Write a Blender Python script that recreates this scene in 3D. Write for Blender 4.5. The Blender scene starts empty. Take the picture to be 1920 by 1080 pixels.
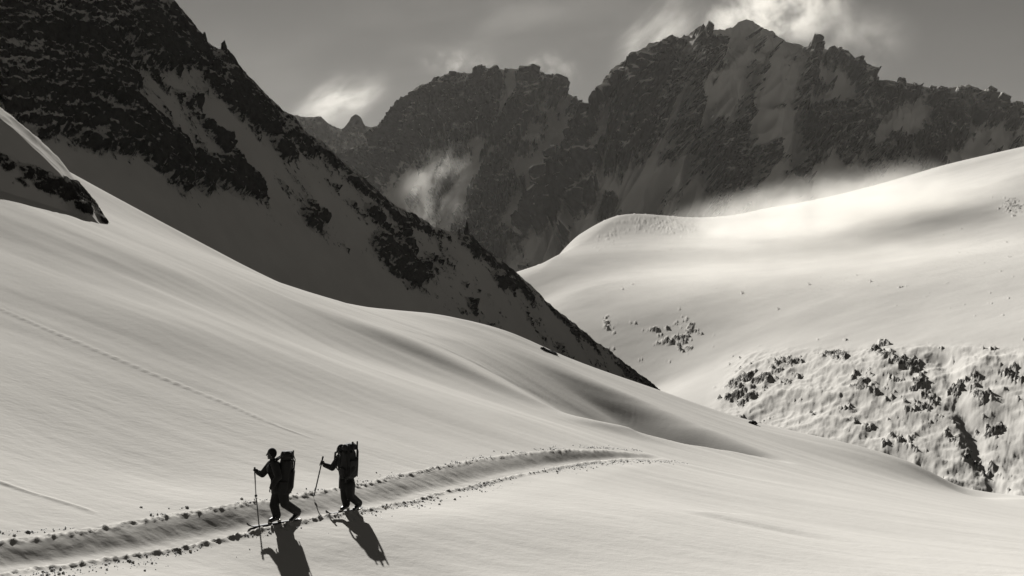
import bpy, bmesh, math, random
import numpy as np
from mathutils import Vector, Matrix

random.seed(7)
scene = bpy.context.scene
COL = scene.collection

# ------------------------------------------------------------------ camera
W, H, F = 1920.0, 1080.0, 2059.0
EYE_V = 450.0                                   # image row of eye level
PITCH = math.atan((540.0 - EYE_V) / F)          # camera looks this much down
cam_d = bpy.data.cameras.new('camera')
cam_d.sensor_width = 36.0
cam_d.lens = 36.0 * F / W
cam_d.clip_start = 0.1
cam_d.clip_end = 60000.0
cam = bpy.data.objects.new('camera', cam_d)
COL.objects.link(cam)
cam.location = (0, 0, 0)
cam.rotation_euler = (math.pi / 2 - PITCH, 0, 0)
scene.camera = cam

# ------------------------------------------------------------------ light
SUN_AZ, SUN_EL = math.radians(-16.0), math.radians(21.5)
SUN = Vector((math.sin(SUN_AZ) * math.cos(SUN_EL), math.cos(SUN_AZ) * math.cos(SUN_EL), math.sin(SUN_EL)))
world = bpy.data.worlds.new('World')
scene.world = world
world.use_nodes = True
wn, wl = world.node_tree.nodes, world.node_tree.links
wn.clear()
sky = wn.new('ShaderNodeTexSky')
sky.sky_type = 'NISHITA'
sky.sun_disc = False
sky.sun_elevation = SUN_EL
sky.sun_rotation = SUN_AZ
sky.altitude = 3000
sky.air_density = 0.62
sky.dust_density = 0.05
sky.ozone_density = 1.0
sep = wn.new('ShaderNodeSeparateColor')         # black and white film
tint = wn.new('ShaderNodeMix'); tint.data_type = 'RGBA'; tint.blend_type = 'MULTIPLY'
tint.inputs['Factor'].default_value = 1.0
tint.inputs['B'].default_value = (1.0, 0.965, 0.90, 1)
bg = wn.new('ShaderNodeBackground'); bg.inputs['Strength'].default_value = 0.055
wo = wn.new('ShaderNodeOutputWorld')
wl.new(sky.outputs['Color'], sep.inputs['Color'])
film = wn.new('ShaderNodeMath'); film.operation = 'MULTIPLY_ADD'; film.inputs[1].default_value = 0.0    # how the film weighs blue and red light
red = wn.new('ShaderNodeMath'); red.operation = 'MULTIPLY'; red.inputs[1].default_value = 1.0
low = wn.new('ShaderNodeMath'); low.operation = 'MAXIMUM'; low.inputs[1].default_value = 0.0
wl.new(sep.outputs['Red'], red.inputs[0])
wl.new(sep.outputs['Blue'], film.inputs[0]); wl.new(red.outputs[0], film.inputs[2])
wl.new(film.outputs[0], low.inputs[0]); wl.new(low.outputs[0], tint.inputs['A'])
wl.new(tint.outputs['Result'], bg.inputs['Color'])
wl.new(bg.outputs['Background'], wo.inputs['Surface'])

sun_d = bpy.data.lights.new('sun', 'SUN')
sun_d.energy = 5.0
sun_d.angle = math.radians(0.5)
sun_d.color = (1.0, 0.985, 0.955)
sun = bpy.data.objects.new('sun', sun_d)
COL.objects.link(sun)
sun.rotation_euler = (-SUN).to_track_quat('-Z', 'Y').to_euler()
sun.location = (0, 0, 50)

vs = scene.view_settings
vs.view_transform = 'Standard'
vs.look = 'None'
vs.exposure = 0.36
vs.gamma = 1.0
scene.cycles.use_denoising = True
scene.cycles.denoising_prefilter = 'ACCURATE'
scene.cycles.max_bounces = 6
scene.cycles.diffuse_bounces = 0
scene.cycles.volume_bounces = 1
scene.cycles.volume_step_rate = 1.0

# ------------------------------------------------------------------ maths helpers
CP, SP = math.cos(PITCH), math.sin(PITCH)
def ray(u, v):
    """direction of a photo pixel, scaled so that its depth (world Y) is 1"""
    x, y = (np.asarray(u, float) - 960) / F, (540 - np.asarray(v, float)) / F
    Y = CP + y * SP
    return x / Y, (y * CP - SP) / Y
def P(u, v, Y):
    t, k = ray(u, v)
    return float(t * Y), float(Y), float(k * Y)
def project(X, Y, Z):
    d = Y * CP - Z * SP
    return 960 + F * X / d, 540 - F * (Z * CP + Y * SP) / d

rng = np.random.RandomState(11)
PERM = np.concatenate([rng.permutation(256)] * 3).astype(np.int32)
GR = rng.normal(size=(256, 3)); GR /= np.linalg.norm(GR, axis=1)[:, None]
GR = GR.astype(np.float32)
def perlin(x, y, z=None):
    x = np.asarray(x, np.float32); y = np.asarray(y, np.float32)
    z = np.zeros_like(x) if z is None else np.asarray(z, np.float32)
    xi, yi, zi = np.floor(x), np.floor(y), np.floor(z)
    fx, fy, fz = x - xi, y - yi, z - zi
    xi = xi.astype(np.int32) & 255; yi = yi.astype(np.int32) & 255; zi = zi.astype(np.int32) & 255
    ux, uy, uz = (f * f * f * (f * (f * 6 - 15) + 10) for f in (fx, fy, fz))
    out = 0
    for dx in (0, 1):
        px = PERM[xi + dx]; wx = ux if dx else 1 - ux
        for dy in (0, 1):
            py = PERM[px + yi + dy]; wy = uy if dy else 1 - uy
            for dz in (0, 1):
                g = GR[PERM[py + zi + dz] & 255]; wz = uz if dz else 1 - uz
                out = out + wx * wy * wz * (g[..., 0] * (fx - dx) + g[..., 1] * (fy - dy) + g[..., 2] * (fz - dz))
    return out * 1.6
def fbm(x, y, z=None, octv=5, gain=0.5, ridged=False):
    a, s, out = 1.0, 1.0, 0.0
    for i in range(octv):
        n = perlin(x * s + 17.3 * i, y * s + 5.1 * i, None if z is None else z * s - 3.7 * i)
        if ridged:
            n = 1 - 2 * np.abs(n)
        out = out + a * n
        a *= gain; s *= 2.03
    return out
def sstep(a, b, x):
    t = np.clip((x - a) / (b - a), 0, 1)
    return t * t * (3 - 2 * t)
def smooth_curve(xs, ys):
    """monotone cubic through points"""
    xs, ys = np.asarray(xs, float), np.asarray(ys, float)
    h = np.diff(xs); d = np.diff(ys) / h
    m = np.zeros_like(xs); m[0], m[-1] = d[0], d[-1]
    for i in range(1, len(xs) - 1):
        if d[i - 1] * d[i] > 0:
            m[i] = 2 * d[i - 1] * d[i] / (d[i - 1] + d[i])
    def f(x):
        x = np.clip(np.asarray(x, float), xs[0], xs[-1])
        i = np.clip(np.searchsorted(xs, x) - 1, 0, len(h) - 1)
        t = (x - xs[i]) / h[i]
        return ((2 * t**3 - 3 * t**2 + 1) * ys[i] + (t**3 - 2 * t**2 + t) * h[i] * m[i]
                + (-2 * t**3 + 3 * t**2) * ys[i + 1] + (t**3 - t**2) * h[i] * m[i + 1])
    return f
class TPS:
    def __init__(self, pts, scale, lam=1e-3):
        p = np.asarray(pts, float); self.c = p[:, :2] / scale; self.s = scale
        n = len(p); A = np.zeros((n + 3, n + 3))
        A[:n, :n] = self.k(self.c) + lam * np.eye(n)
        A[:n, n] = 1; A[:n, n + 1:] = self.c; A[n:, :n] = A[:n, n:].T
        self.w = np.linalg.solve(A, np.concatenate([p[:, 2], np.zeros(3)]))
    def k(self, q):
        r2 = ((q[:, None, :] - self.c[None]) ** 2).sum(-1)
        return 0.5 * r2 * np.log(r2 + 1e-12)
    def __call__(self, X, Y):
        q = np.stack([np.ravel(X), np.ravel(Y)], 1) / self.s
        out = np.empty(len(q)); n = len(self.c)
        for i in range(0, len(q), 40000):
            b = q[i:i + 40000]
            out[i:i + 40000] = self.k(b) @ self.w[:n] + self.w[n] + b @ self.w[n + 1:]
        return out.reshape(np.shape(X))

# ------------------------------------------------------------------ object helpers
def tag(o, label=None, cat=None, group=None, kind=None):
    for k, v in (('label', label), ('category', cat), ('group', group), ('kind', kind)):
        if v: o[k] = v
    return o
def link(name, me, mat=None, parent=None):
    o = bpy.data.objects.new(name, me)
    COL.objects.link(o)
    if mat:
        me.materials.clear() if False else None
        for m in (mat if isinstance(mat, (list, tuple)) else [mat]):
            me.materials.append(m)
    if parent: o.parent = parent
    return o
def grid_mesh(name, X, Y, Z, attrs=None, smooth=True):
    r, c = X.shape
    co = np.stack([X, Y, Z], -1).reshape(-1, 3).astype(np.float32)
    idx = np.arange(r * c).reshape(r, c)
    q = np.stack([idx[:-1, :-1], idx[:-1, 1:], idx[1:, 1:], idx[1:, :-1]], -1).reshape(-1, 4)
    me = bpy.data.meshes.new(name)
    me.vertices.add(len(co)); me.vertices.foreach_set('co', co.ravel())
    me.loops.add(q.size); me.loops.foreach_set('vertex_index', q.ravel().astype(np.int32))
    me.polygons.add(len(q))
    me.polygons.foreach_set('loop_start', np.arange(0, q.size, 4, dtype=np.int32))
    me.polygons.foreach_set('use_smooth', np.full(len(q), smooth))
    me.update(calc_edges=True)
    for k, v in (attrs or {}).items():
        a = me.attributes.new(k, 'FLOAT', 'POINT')
        a.data.foreach_set('value', np.ravel(v).astype(np.float32))
    return me

# ------------------------------------------------------------------ materials (sepia film tones)
def mat_nodes(name):
    m = bpy.data.materials.new(name); m.use_nodes = True
    n, l = m.node_tree.nodes, m.node_tree.links
    return m, n, l, n['Principled BSDF']
def sep_col(v):
    return (v, v * 0.965, v * 0.905, 1)
def noise(n, l, scale, detail=4, rough=0.55, vec=None):
    t = n.new('ShaderNodeTexNoise')
    t.inputs['Scale'].default_value = scale; t.inputs['Detail'].default_value = detail
    t.inputs['Roughness'].default_value = rough
    if vec is None:
        g = n.new('ShaderNodeNewGeometry'); vec = g.outputs['Position']
    l.new(vec, t.inputs['Vector'])
    return t.outputs['Fac']
def ramp(n, l, fac, stops):
    r = n.new('ShaderNodeValToRGB')
    e = r.color_ramp.elements
    while len(e) < len(stops): e.new(0.5)
    for i, (p, c) in enumerate(stops):
        e[i].position = p; e[i].color = c
    l.new(fac, r.inputs['Fac'])
    return r.outputs['Color']
def snow_material(name, scale, bump_scale, bump_dist, albedo=0.82):
    m, n, l, b = mat_nodes(name)
    c = ramp(n, l, noise(n, l, scale, 5), [(0.3, sep_col(albedo * 0.93)), (0.7, sep_col(albedo))])
    l.new(c, b.inputs['Base Color'])
    b.inputs['Roughness'].default_value = 0.75
    b.inputs['Specular IOR Level'].default_value = 0.0
    bp = n.new('ShaderNodeBump'); bp.inputs['Strength'].default_value = 0.35; bp.inputs['Distance'].default_value = bump_dist
    l.new(noise(n, l, bump_scale, 6, 0.6), bp.inputs['Height'])
    l.new(bp.outputs['Normal'], b.inputs['Normal'])
    return m
def terrain_material(name, scale, snow=0.78, rock=0.045, rock2=0.11, bump=1.0, brk=1.3, soft=0.07):
    """snow with rock where the mesh says the ground is bare; fine break-up from noise"""
    m, n, l, b = mat_nodes(name)
    at = n.new('ShaderNodeAttribute'); at.attribute_name = 'rock'
    f1 = noise(n, l, scale * 1.8, 8, 0.75)
    ad = n.new('ShaderNodeMath'); ad.operation = 'MULTIPLY_ADD'
    l.new(f1, ad.inputs[0]); ad.inputs[1].default_value = brk; l.new(at.outputs['Fac'], ad.inputs[2])
    mr = n.new('ShaderNodeMapRange'); mr.interpolation_type = 'SMOOTHSTEP'
    mr.inputs['From Min'].default_value = 0.42 + 0.5 * brk - soft; mr.inputs['From Max'].default_value = 0.42 + 0.5 * brk + soft
    l.new(ad.outputs[0], mr.inputs['Value'])
    rc = ramp(n, l, noise(n, l, scale * 2.3, 5, 0.65), [(0.3, sep_col(rock)), (0.72, sep_col(rock2))])
    sc = ramp(n, l, noise(n, l, scale * 0.35, 4), [(0.3, sep_col(snow * 0.9)), (0.7, sep_col(snow))])
    mx = n.new('ShaderNodeMix'); mx.data_type = 'RGBA'
    l.new(mr.outputs['Result'], mx.inputs['Factor']); l.new(sc, mx.inputs['A']); l.new(rc, mx.inputs['B'])
    l.new(mx.outputs['Result'], b.inputs['Base Color'])
    b.inputs['Roughness'].default_value = 0.85
    b.inputs['Specular IOR Level'].default_value = 0.0
    bp = n.new('ShaderNodeBump'); bp.inputs['Strength'].default_value = 0.7
    bp.inputs['Distance'].default_value = bump
    mu = n.new('ShaderNodeMath'); mu.operation = 'MULTIPLY'
    l.new(noise(n, l, scale * 1.3, 6, 0.7), mu.inputs[0])
    cl = n.new('ShaderNodeMath'); cl.operation = 'MULTIPLY_ADD'; cl.use_clamp = True
    l.new(mr.outputs['Result'], cl.inputs[0]); cl.inputs[1].default_value = 0.92; cl.inputs[2].default_value = 0.08
    l.new(cl.outputs[0], mu.inputs[1])
    l.new(mu.outputs[0], bp.inputs['Height']); l.new(bp.outputs['Normal'], b.inputs['Normal'])
    return m
def plain(name, v, rough=0.8, var=0.25, scale=30.0, metal=0.0):
    m, n, l, b = mat_nodes(name)
    tc = n.new('ShaderNodeTexCoord')
    c = ramp(n, l, noise(n, l, scale, 4, 0.6, tc.outputs['Object']), [(0.3, sep_col(v * (1 - var))), (0.7, sep_col(v * (1 + var)))])
    l.new(c, b.inputs['Base Color'])
    b.inputs['Roughness'].default_value = rough; b.inputs['Metallic'].default_value = metal
    bp = n.new('ShaderNodeBump'); bp.inputs['Strength'].default_value = 0.3; bp.inputs['Distance'].default_value = 0.01
    l.new(noise(n, l, scale * 2, 4, 0.6, tc.outputs['Object']), bp.inputs['Height'])
    l.new(bp.outputs['Normal'], b.inputs['Normal'])
    return m

M_SNOW = snow_material('wind_packed_snow', 0.35, 6.0, 0.03)
M_CLOD = snow_material('loose_snow', 3.0, 30.0, 0.02)
_b = M_CLOD.node_tree.nodes['Principled BSDF']; _b.inputs['Subsurface Weight'].default_value = 0.7; _b.inputs['Subsurface Radius'].default_value = (0.06, 0.06, 0.06); _b.inputs['Subsurface Scale'].default_value = 1.0
M_NEAR = terrain_material('snowy_crag', 0.9, bump=0.4)
M_LEFT = terrain_material('shaded_ridge', 0.16, bump=2.5, brk=1.4)
M_FAR = terrain_material('far_face', 0.02, snow=0.82, rock=0.035, rock2=0.10, bump=13.0, brk=0.55, soft=0.05)
M_RIGHT = terrain_material('sunny_slope', 0.07, snow=0.82, rock=0.18, rock2=0.40, bump=3.0, brk=0.9)
M_ROCK = plain('dark_rock', 0.05, 0.9, 0.5, 1.5)

# ------------------------------------------------------------------ foreground snow slope
fg = []
for u, v, Y in [
    (0, 1080, 17.5), (480, 1080, 21.0), (960, 1080, 23.0), (1440, 1080, 25), (1920, 1080, 27.5),
    (0, 1060, 18.2), (250, 1030, 20.6), (522, 985, 24.0), (655, 962, 25.8), (760, 938, 29), (900, 903, 34.5), (1040, 870, 42), (1250, 862, 56),
    (0, 900, 23.5), (0, 700, 33), (0, 580, 42), (0, 450, 56), (0, 350, 74), (300, 900, 27), (300, 600, 47), (300, 500, 63), (200, 420, 78),
    (640, 840, 35), (640, 760, 43), (640, 660, 62), (960, 780, 54), (960, 700, 76), (1200, 800, 72),
    (1500, 900, 60), (1500, 1000, 34), (1900, 1000, 42), (1250, 960, 33), (960, 960, 29),
    (150, 332, 112), (390, 460, 112), (540, 535, 112), (640, 568, 112), (820, 586, 112), (960, 621, 112), (1060, 665, 112),
    (1230, 726, 112), (1400, 790, 108), (1600, 835, 104), (1700, 870, 100), (1830, 930, 96), (1920, 935, 94), (2200, 950, 94), (-300, 90, 112)]:
    fg.append(P(u, v, Y))
fg += [(0, 0, -1.72), (-4, -4, -1.4), (4, -4, -2.1), (-8, 4, -1.5), (7, 4, -2.9), (0, 7, -3.0), (0, -20, -0.6), (-20, 0, 2.0), (25, 5, -5)]
FG = TPS(fg, 50.0, 2e-4)
crestY = smooth_curve([-1, 0.1, 0.25, 0.36, 0.42, 1], [109, 109, 106, 100, 93, 91])
def base_z(X, Y):
    Z = FG(X, Y)
    t = X / np.maximum(Y, 1)
    over = np.maximum(0, Y - crestY(t))
    return Z - 0.02 * over ** 1.8
def hit(u, v, fn=None):
    fn = fn or base_z
    t, k = ray(u, v); t, k = float(t), float(k)
    Ys = np.concatenate([np.arange(10, 140, 0.05)])
    d = k * Ys - fn(t * Ys, Ys)
    i = np.argmax(d < 0)
    if d[i] >= 0: i = int(np.argmin(d))
    Y = Ys[i]
    return np.array([t * Y, Y])
def polyline(pix, n=160):
    p = np.array([hit(u, v) for u, v in pix])
    s = np.concatenate([[0], np.cumsum(np.linalg.norm(np.diff(p, axis=0), axis=1))])
    q = np.linspace(0, s[-1], n)
    r = np.stack([smooth_curve(s, p[:, 0])(q), smooth_curve(s, p[:, 1])(q)], 1)
    for _ in range(4): r[1:-1] = (r[:-2] + 2 * r[1:-1] + r[2:]) / 4
    return r
def near_curve(X, Y, line, reach):
    """signed distance (positive to the left of the direction of travel) and position 0..1 along the curve"""
    d = np.full(X.shape, 1e3); w = np.zeros(X.shape)
    m = (X > line[:, 0].min() - reach) & (X < line[:, 0].max() + reach) & (Y > line[:, 1].min() - reach) & (Y < line[:, 1].max() + reach)
    x, y = X[m], Y[m]
    bd = np.full(x.shape, 1e3); bw = np.zeros(x.shape)
    n = len(line)
    for i in range(n - 1):
        a, b = line[i], line[i + 1]; e = b - a; L = math.hypot(*e) + 1e-9
        px, py = x - a[0], y - a[1]
        tt = np.clip((px * e[0] + py * e[1]) / L / L, 0, 1)
        ox, oy = px - tt * e[0], py - tt * e[1]
        dd = np.hypot(ox, oy)
        sg = np.where(e[0] * oy - e[1] * ox > 0, 1, -1)
        k = dd < np.abs(bd)
        bd = np.where(k, dd * sg, bd); bw = np.where(k, (i + tt) / (n - 1), bw)
    d[m] = bd; w[m] = bw
    return d, w

TRACK = polyline([(u, v - np.interp(u, [-160, 0, 250, 522, 655, 900, 1250], [12, 12, 16, 22, 20, 13, 4])) for u, v in [
    (-160, 1092), (0, 1066), (120, 1052), (250, 1034), (400, 1010), (522, 987), (590, 974), (655, 963), (760, 940), (830, 922), (900, 905),
    (960, 890), (1040, 873), (1120, 864), (1190, 862), (1250, 863)]], 240)
SKI1 = polyline([(-60, 550), (0, 580), (130, 637), (300, 708), (420, 757), (520, 800), (640, 842)])
SKI2 = polyline([(-60, 880), (0, 905), (60, 925), (150, 952), (200, 972)])
RIB = polyline([(1180, 930), (1300, 965), (1500, 1005), (1700, 1050), (1850, 1082)])
BANK = polyline([(700, 580), (820, 615), (930, 652), (1040, 695), (1140, 738), (1240, 785), (1330, 824), (1430, 860)])
BANK2 = polyline([(500, 545), (640, 610), (780, 672), (900, 722), (1000, 762), (1100, 797), (1200, 825), (1330, 850)])

tp = np.concatenate([np.linspace(-0.62, -0.372, 50)[:-1], np.linspace(-0.372, 0.372, 1020), np.linspace(0.372, 0.62, 50)[1:]])
yr = np.concatenate([np.arange(-20, 14, 1.0), np.arange(14, 17, 0.15), np.arange(17, 36, 0.065), np.geomspace(36, 118, 250), np.geomspace(119, 300, 50)])
Yg, Tg = np.meshgrid(yr, tp, indexing='ij')
Xg = Tg * (Yg + 30)
Zg = base_z(Xg, Yg)
def dress(X, Y, Z):
    fade = sstep(120, 108, Y) + 0.15
    # wind-drift undulation drawn out along the fall line
    ca, sa = math.cos(-0.35), math.sin(-0.35)
    A, B = X * ca + Y * sa * 0.0 + Y * 0.12, -X * sa + Y * ca
    Z = Z + fade * (0.09 * fbm(A / 38, B / 9, octv=3) * sstep(20, 60, Y) + 0.018 * fbm(A / 9, B / 2.0, octv=3) + 0.0035 * fbm(X / 0.5, Y / 0.35, octv=3))
    # drift banks below the crest
    d, w = near_curve(X, Y, BANK, 30)
    amp = 2.8 * sstep(0.25, 0.8, w) * sstep(1.0, 0.9, w)
    Z = Z + np.where(np.abs(d) < 900, -amp * sstep(-20, -1.5, d) * sstep(5.8, 0.0, d), 0)
    d, w = near_curve(X, Y, BANK2, 20)
    amp = 0.42 * sstep(0.0, 0.3, w) * sstep(1.0, 0.75, w)
    Z = Z + np.where(np.abs(d) < 900, amp * (sstep(-0.6, 3.0, d) * sstep(14, 3, d)), 0)
    d, w = near_curve(X, Y, RIB, 6)
    Z = Z + np.where(np.abs(d) < 900, 0.10 * sstep(0, 0.3, w) * sstep(-0.2, 1.2, d) * sstep(5, 1.2, d), 0)
    # faint ski tracks
    for line, a in ((SKI1, 0.05), (SKI2, 0.04)):
        d, w = near_curve(X, Y, line, 1.5)
        d = d + 0.02 * perlin(X * 2, Y * 2); a = a * sstep(1.0, 0.8, w)
        Z = Z + a * np.exp(-(d / 0.07) ** 2) * (0.8 + 0.5 * perlin(X * 0.9, Y * 0.9))
    # the skinning trench: cut bank on the uphill side, rubble lips
    d, w = near_curve(X, Y, TRACK, 3)
    # uphill (far) side positive
    ok = np.abs(d) < 900
    d = np.where(ok, d, 0)
    wob = 0.04 * fbm(X / 0.5, Y / 0.5, octv=3)
    dd = (d + wob * 0.6) / (1 - 0.5 * sstep(0.55, 1.0, w)) / (1 - 0.3 * sstep(0.3, 0.0, w))
    D = 0.24 * (1 - 0.25 * sstep(0.25, 0.0, w)) * (0.25 + 0.75 * sstep(1.0, 0.7, w)) * sstep(1.0, 0.93, w)
    prof = np.where(dd > 0,
                    -D * sstep(1.08, 0.19, dd) ** 1.0,
                    -D * np.where(dd > -0.4, 0.42 + 0.58 * sstep(-0.40, -0.21, dd), 0.42 * sstep(-2.6, -0.4, dd)))
    lip = D * (0.16 * np.exp(-((dd + 0.50) / 0.11) ** 2) + 0.16 * np.exp(-((dd - 1.14) / 0.12) ** 2)) * (1 + 1.8 * fbm(X / 0.17, Y / 0.17, octv=4, gain=0.65))
    rough = D * 0.04 * fbm(X / 0.4, Y / 0.4, octv=4) * np.exp(-((dd - 0.25) / 0.75) ** 4)
    return Z + np.where(ok, prof + lip + rough, 0)
Zg = dress(Xg, Yg, Zg)
ground = link('snow_slope', grid_mesh('snow_slope', Xg, Yg, Zg), M_SNOW)
tag(ground, 'wind-packed sunlit snow slope with a deep skinning trench across it', 'snow', kind='structure')
def gz(x, y):
    """height of the finished ground at a point"""
    return float(dress(np.array([[x]], float), np.array([[y]], float), base_z(np.array([[x]], float), np.array([[y]], float)))[0, 0])

# ------------------------------------------------------------------ mountains
def spots_at(u, v, spots):
    out = np.zeros_like(u)
    for su, sv, ru, rv, rot, wgt in spots:
        c, s = math.cos(math.radians(rot)), math.sin(math.radians(rot))
        a, b = (u - su) * c + (v - sv) * s, -(u - su) * s + (v - sv) * c
        g = np.exp(-((a / ru) ** 2 + (b / rv) ** 2) ** 1.5)
        out = np.maximum(out, wgt * g) if wgt > 0 else out + wgt * g
    return out
def surface_normal(X, Y, Z):
    p = np.stack([X, Y, Z], -1)
    a, b = np.gradient(p, axis=0), np.gradient(p, axis=1)
    n = np.cross(b, a); n /= np.linalg.norm(n, axis=-1)[..., None] + 1e-9
    return n * np.sign(n[..., 2:3] + 1e-9)
def mountain(name, prof, rows, ncol, fall0, mat, spots, jag, jag_scale, size, relief, rocky, base=0.1, shear=0.0, smooth=False, back=1.0, far=1.0, ang=90.0, cover=0.4, vmax=450, bw=1.15):
    # far: how many times farther (and larger) than the listed distances and sizes
    prof = [(u, v, Y * far) for u, v, Y in prof]; rows = np.asarray(rows) * far
    jag, jag_scale, size, relief, rocky = (q * far for q in (jag, jag_scale, size, relief, rocky))
    fall = lambda s: fall0(s / far) * far
    pr = np.array([P(*p) for p in prof])
    t = pr[:, 0] / pr[:, 1]
    fY, fZ = smooth_curve(t, pr[:, 1]), (lambda q: np.interp(q, t, pr[:, 2]))
    cols = np.linspace(t[0], t[-1], ncol)
    S, T = np.meshgrid(rows, cols, indexing='ij')
    Yr, Zr = fY(T), fZ(T)
    Zr = Zr + jag * (0.8 * fbm(T * Yr / jag_scale, T * 0 + 3.3, octv=6, gain=0.66) + 0.25 * fbm(T * Yr / jag_scale * 2.7, T * 0 + 8.3, octv=4, gain=0.6, ridged=True))
    Y = Yr - S
    X = T * np.maximum(Y, 1)
    kw = max(3, int(ncol * 0.05)) | 1                # the broad shape of the crest, without its teeth
    zs = Zr[0]
    for _ in range(3): zs = np.convolve(np.pad(zs, kw // 2, mode='edge'), np.ones(kw) / kw, mode='valid')
    Zs = np.broadcast_to(zs, Zr.shape)
    Zr = Zs + (Zr - Zs) * np.exp(-np.maximum(S, 0) / (1.6 * size))
    Z = Zr - np.where(S >= 0, fall(np.abs(S)), back * np.abs(S))
    n = surface_normal(X, Y, Z)
    u, v = project(X, Y, Z)
    bias = base + spots_at(u, v, spots)
    ca, sa = math.cos(math.radians(ang)), math.sin(math.radians(ang))
    p1, p2 = X * ca + S * sa, -X * sa + S * ca      # along and across the grain of the rock
    q = X + shear * S
    rib = fbm(p1 / (size * 4), p2 / (size * 1.25), octv=5, gain=0.55, ridged=True)
    m0 = bias * bw + 0.26 * fbm(p1 / size, p2 / size * 1.3, octv=2) + 0.12 * rib + 0.19 * fbm(p1 / size * 1.5, p2 / size * 3.6, octv=4, gain=0.7) \
        + 0.34 * fbm(p1 / (size * 6), p2 / (size * 1.4), octv=3)
    seen = (S > 0) & (u > 0) & (u < 1920) & (v > 0) & (v < vmax)
    thr = np.quantile(m0[seen], 1 - cover)
    m = sstep(-0.08, 0.16, m0 - thr)
    edge = sstep(-size * 0.3, size * 1.3, S) * 0.96 + 0.04
    d = relief * fbm(q / (size * 3.2), S / (size * 6), octv=3, ridged=True) * edge
    d = d + m * rocky * edge * (0.6 * rib + 0.28 * fbm(X / size * 2.4, Y / size * 2.4, Z / size * 2.4, octv=4, gain=0.6, ridged=True) + 0.12)
    X, Y, Z = X + n[..., 0] * d, Y + n[..., 1] * d, Z + n[..., 2] * d
    n2 = surface_normal(X, Y, Z)
    steep = 1 - n2[..., 2]
    rock = 0.40 + 0.75 * (m0 - thr) + 0.9 * m * (steep - np.mean(steep[seen & (m > 0.5)]))
    o = link(name, grid_mesh(name, X, Y, Z, {'rock': np.clip(rock, -1, 1.5)}, smooth), mat)
    return o

# the shaded ridge on the left, running down behind the slope
left_prof = [(-500, -150, 480), (0, -130, 480), (150, -120, 515), (240, -70, 535), (300, -25, 548), (322, 0, 553), (345, 28, 558), (372, 62, 565), (383, 78, 567), (410, 95, 572), (425, 92, 576), (450, 128, 582),
             (470, 150, 588), (500, 180, 595), (530, 210, 602), (552, 222, 608), (575, 250, 613), (605, 272, 620), (640, 305, 630), (665, 322, 636), (700, 352, 645),
             (735, 385, 655), (770, 402, 663), (810, 425, 675), (850, 437, 685), (866, 440, 690), (880, 440, 694), (900, 462, 700), (940, 492, 710), (975, 520, 720), (1000, 540, 728),
             (1050, 590, 742), (1080, 612, 750), (1110, 636, 760), (1140, 655, 768), (1170, 682, 776), (1200, 704, 784), (1226, 722, 792), (1300, 790, 810), (1400, 860, 830)]
left_spots = [(90, 60, 240, 110, 35, 0.62), (300, 60, 150, 60, 45, 0.45), (60, 190, 150, 60, 35, 0.5), (220, 230, 230, 55, 30, 0.5), (430, 340, 95, 40, 18, 0.62),
              (330, 320, 100, 25, 25, 0.42), (480, 200, 120, 45, 42, 0.42), (540, 285, 40, 22, 30, 0.5), (590, 415, 40, 22, 35, 0.42), (740, 488, 62, 34, 38, 0.6),
              (640, 312, 90, 20, 42, 0.5), (690, 400, 25, 14, 30, 0.4), (790, 415, 90, 14, 32, 0.6), (880, 450, 55, 20, 45, 0.6), (935, 525, 24, 13, 40, 0.45),
              (960, 515, 120, 16, 43, 0.55), (1090, 622, 100, 12, 38, 0.55), (1190, 700, 60, 14, 36, 0.75), (480, 150, 260, 22, 46, 0.45), (600, 262, 90, 16, 43, 0.5),
              (190, 195, 42, 20, 20, -0.5), (480, 295, 45, 24, 20, -0.5), (250, 95, 20, 60, -30, -0.35), (330, 150, 40, 25, 20, -0.35),
              (290, 385, 160, 30, 28, -0.6), (520, 480, 190, 48, 28, -0.6), (780, 590, 160, 30, 20, -0.6)]
mountain('rocky_ridge', left_prof, np.concatenate([np.linspace(-120, -3, 14), np.linspace(-2, 330, 300)]), 760,
         lambda s: 0.86 * s - 0.00045 * s ** 2, M_LEFT, left_spots, 1.3, 9.0, 13.0, 0.6, 4.2, base=0.04, shear=0.2, ang=35, cover=0.37, vmax=600, bw=0.85)['kind'] = 'structure'
# central mountain
cen_prof = [(430, 400, 3300), (560, 330, 3300), (640, 300, 3250), (690, 280, 3200), (715, 255, 3200), (730, 238, 3200), (750, 205, 3200), (765, 185, 3200), (790, 165, 3200), (830, 152, 3200), (870, 140, 3200), (900, 138, 3200), (950, 136, 3200),
            (985, 134, 3200), (1010, 145, 3200), (1035, 152, 3200), (1050, 172, 3200), (1080, 185, 3200), (1100, 200, 3200), (1150, 240, 3200), (1250, 260, 3200), (1350, 300, 3200)]
cen_spots = [(870, 220, 150, 85, 10, 0.5), (760, 260, 70, 90, -20, 0.42), (1000, 170, 60, 30, 20, 0.4), (930, 350, 30, 60, 30, 0.5), (960, 280, 60, 50, 0, 0.3),
             (700, 330, 60, 60, 0, 0.4), (1060, 260, 35, 110, 30, -0.5), (830, 380, 60, 60, 0, -0.3), (900, 470, 40, 50, 30, 0.3)]
mountain('broad_peak', cen_prof, np.concatenate([np.linspace(-500, -12, 10), np.linspace(-8, 1150, 230)]), 420,
         lambda s: 0.95 * s - 0.00012 * s ** 2, M_FAR, cen_spots, 6, 60, 52.0, 26, 32, base=0.10, shear=0.5, far=1.5, ang=112, cover=0.38)['kind'] = 'structure'
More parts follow.
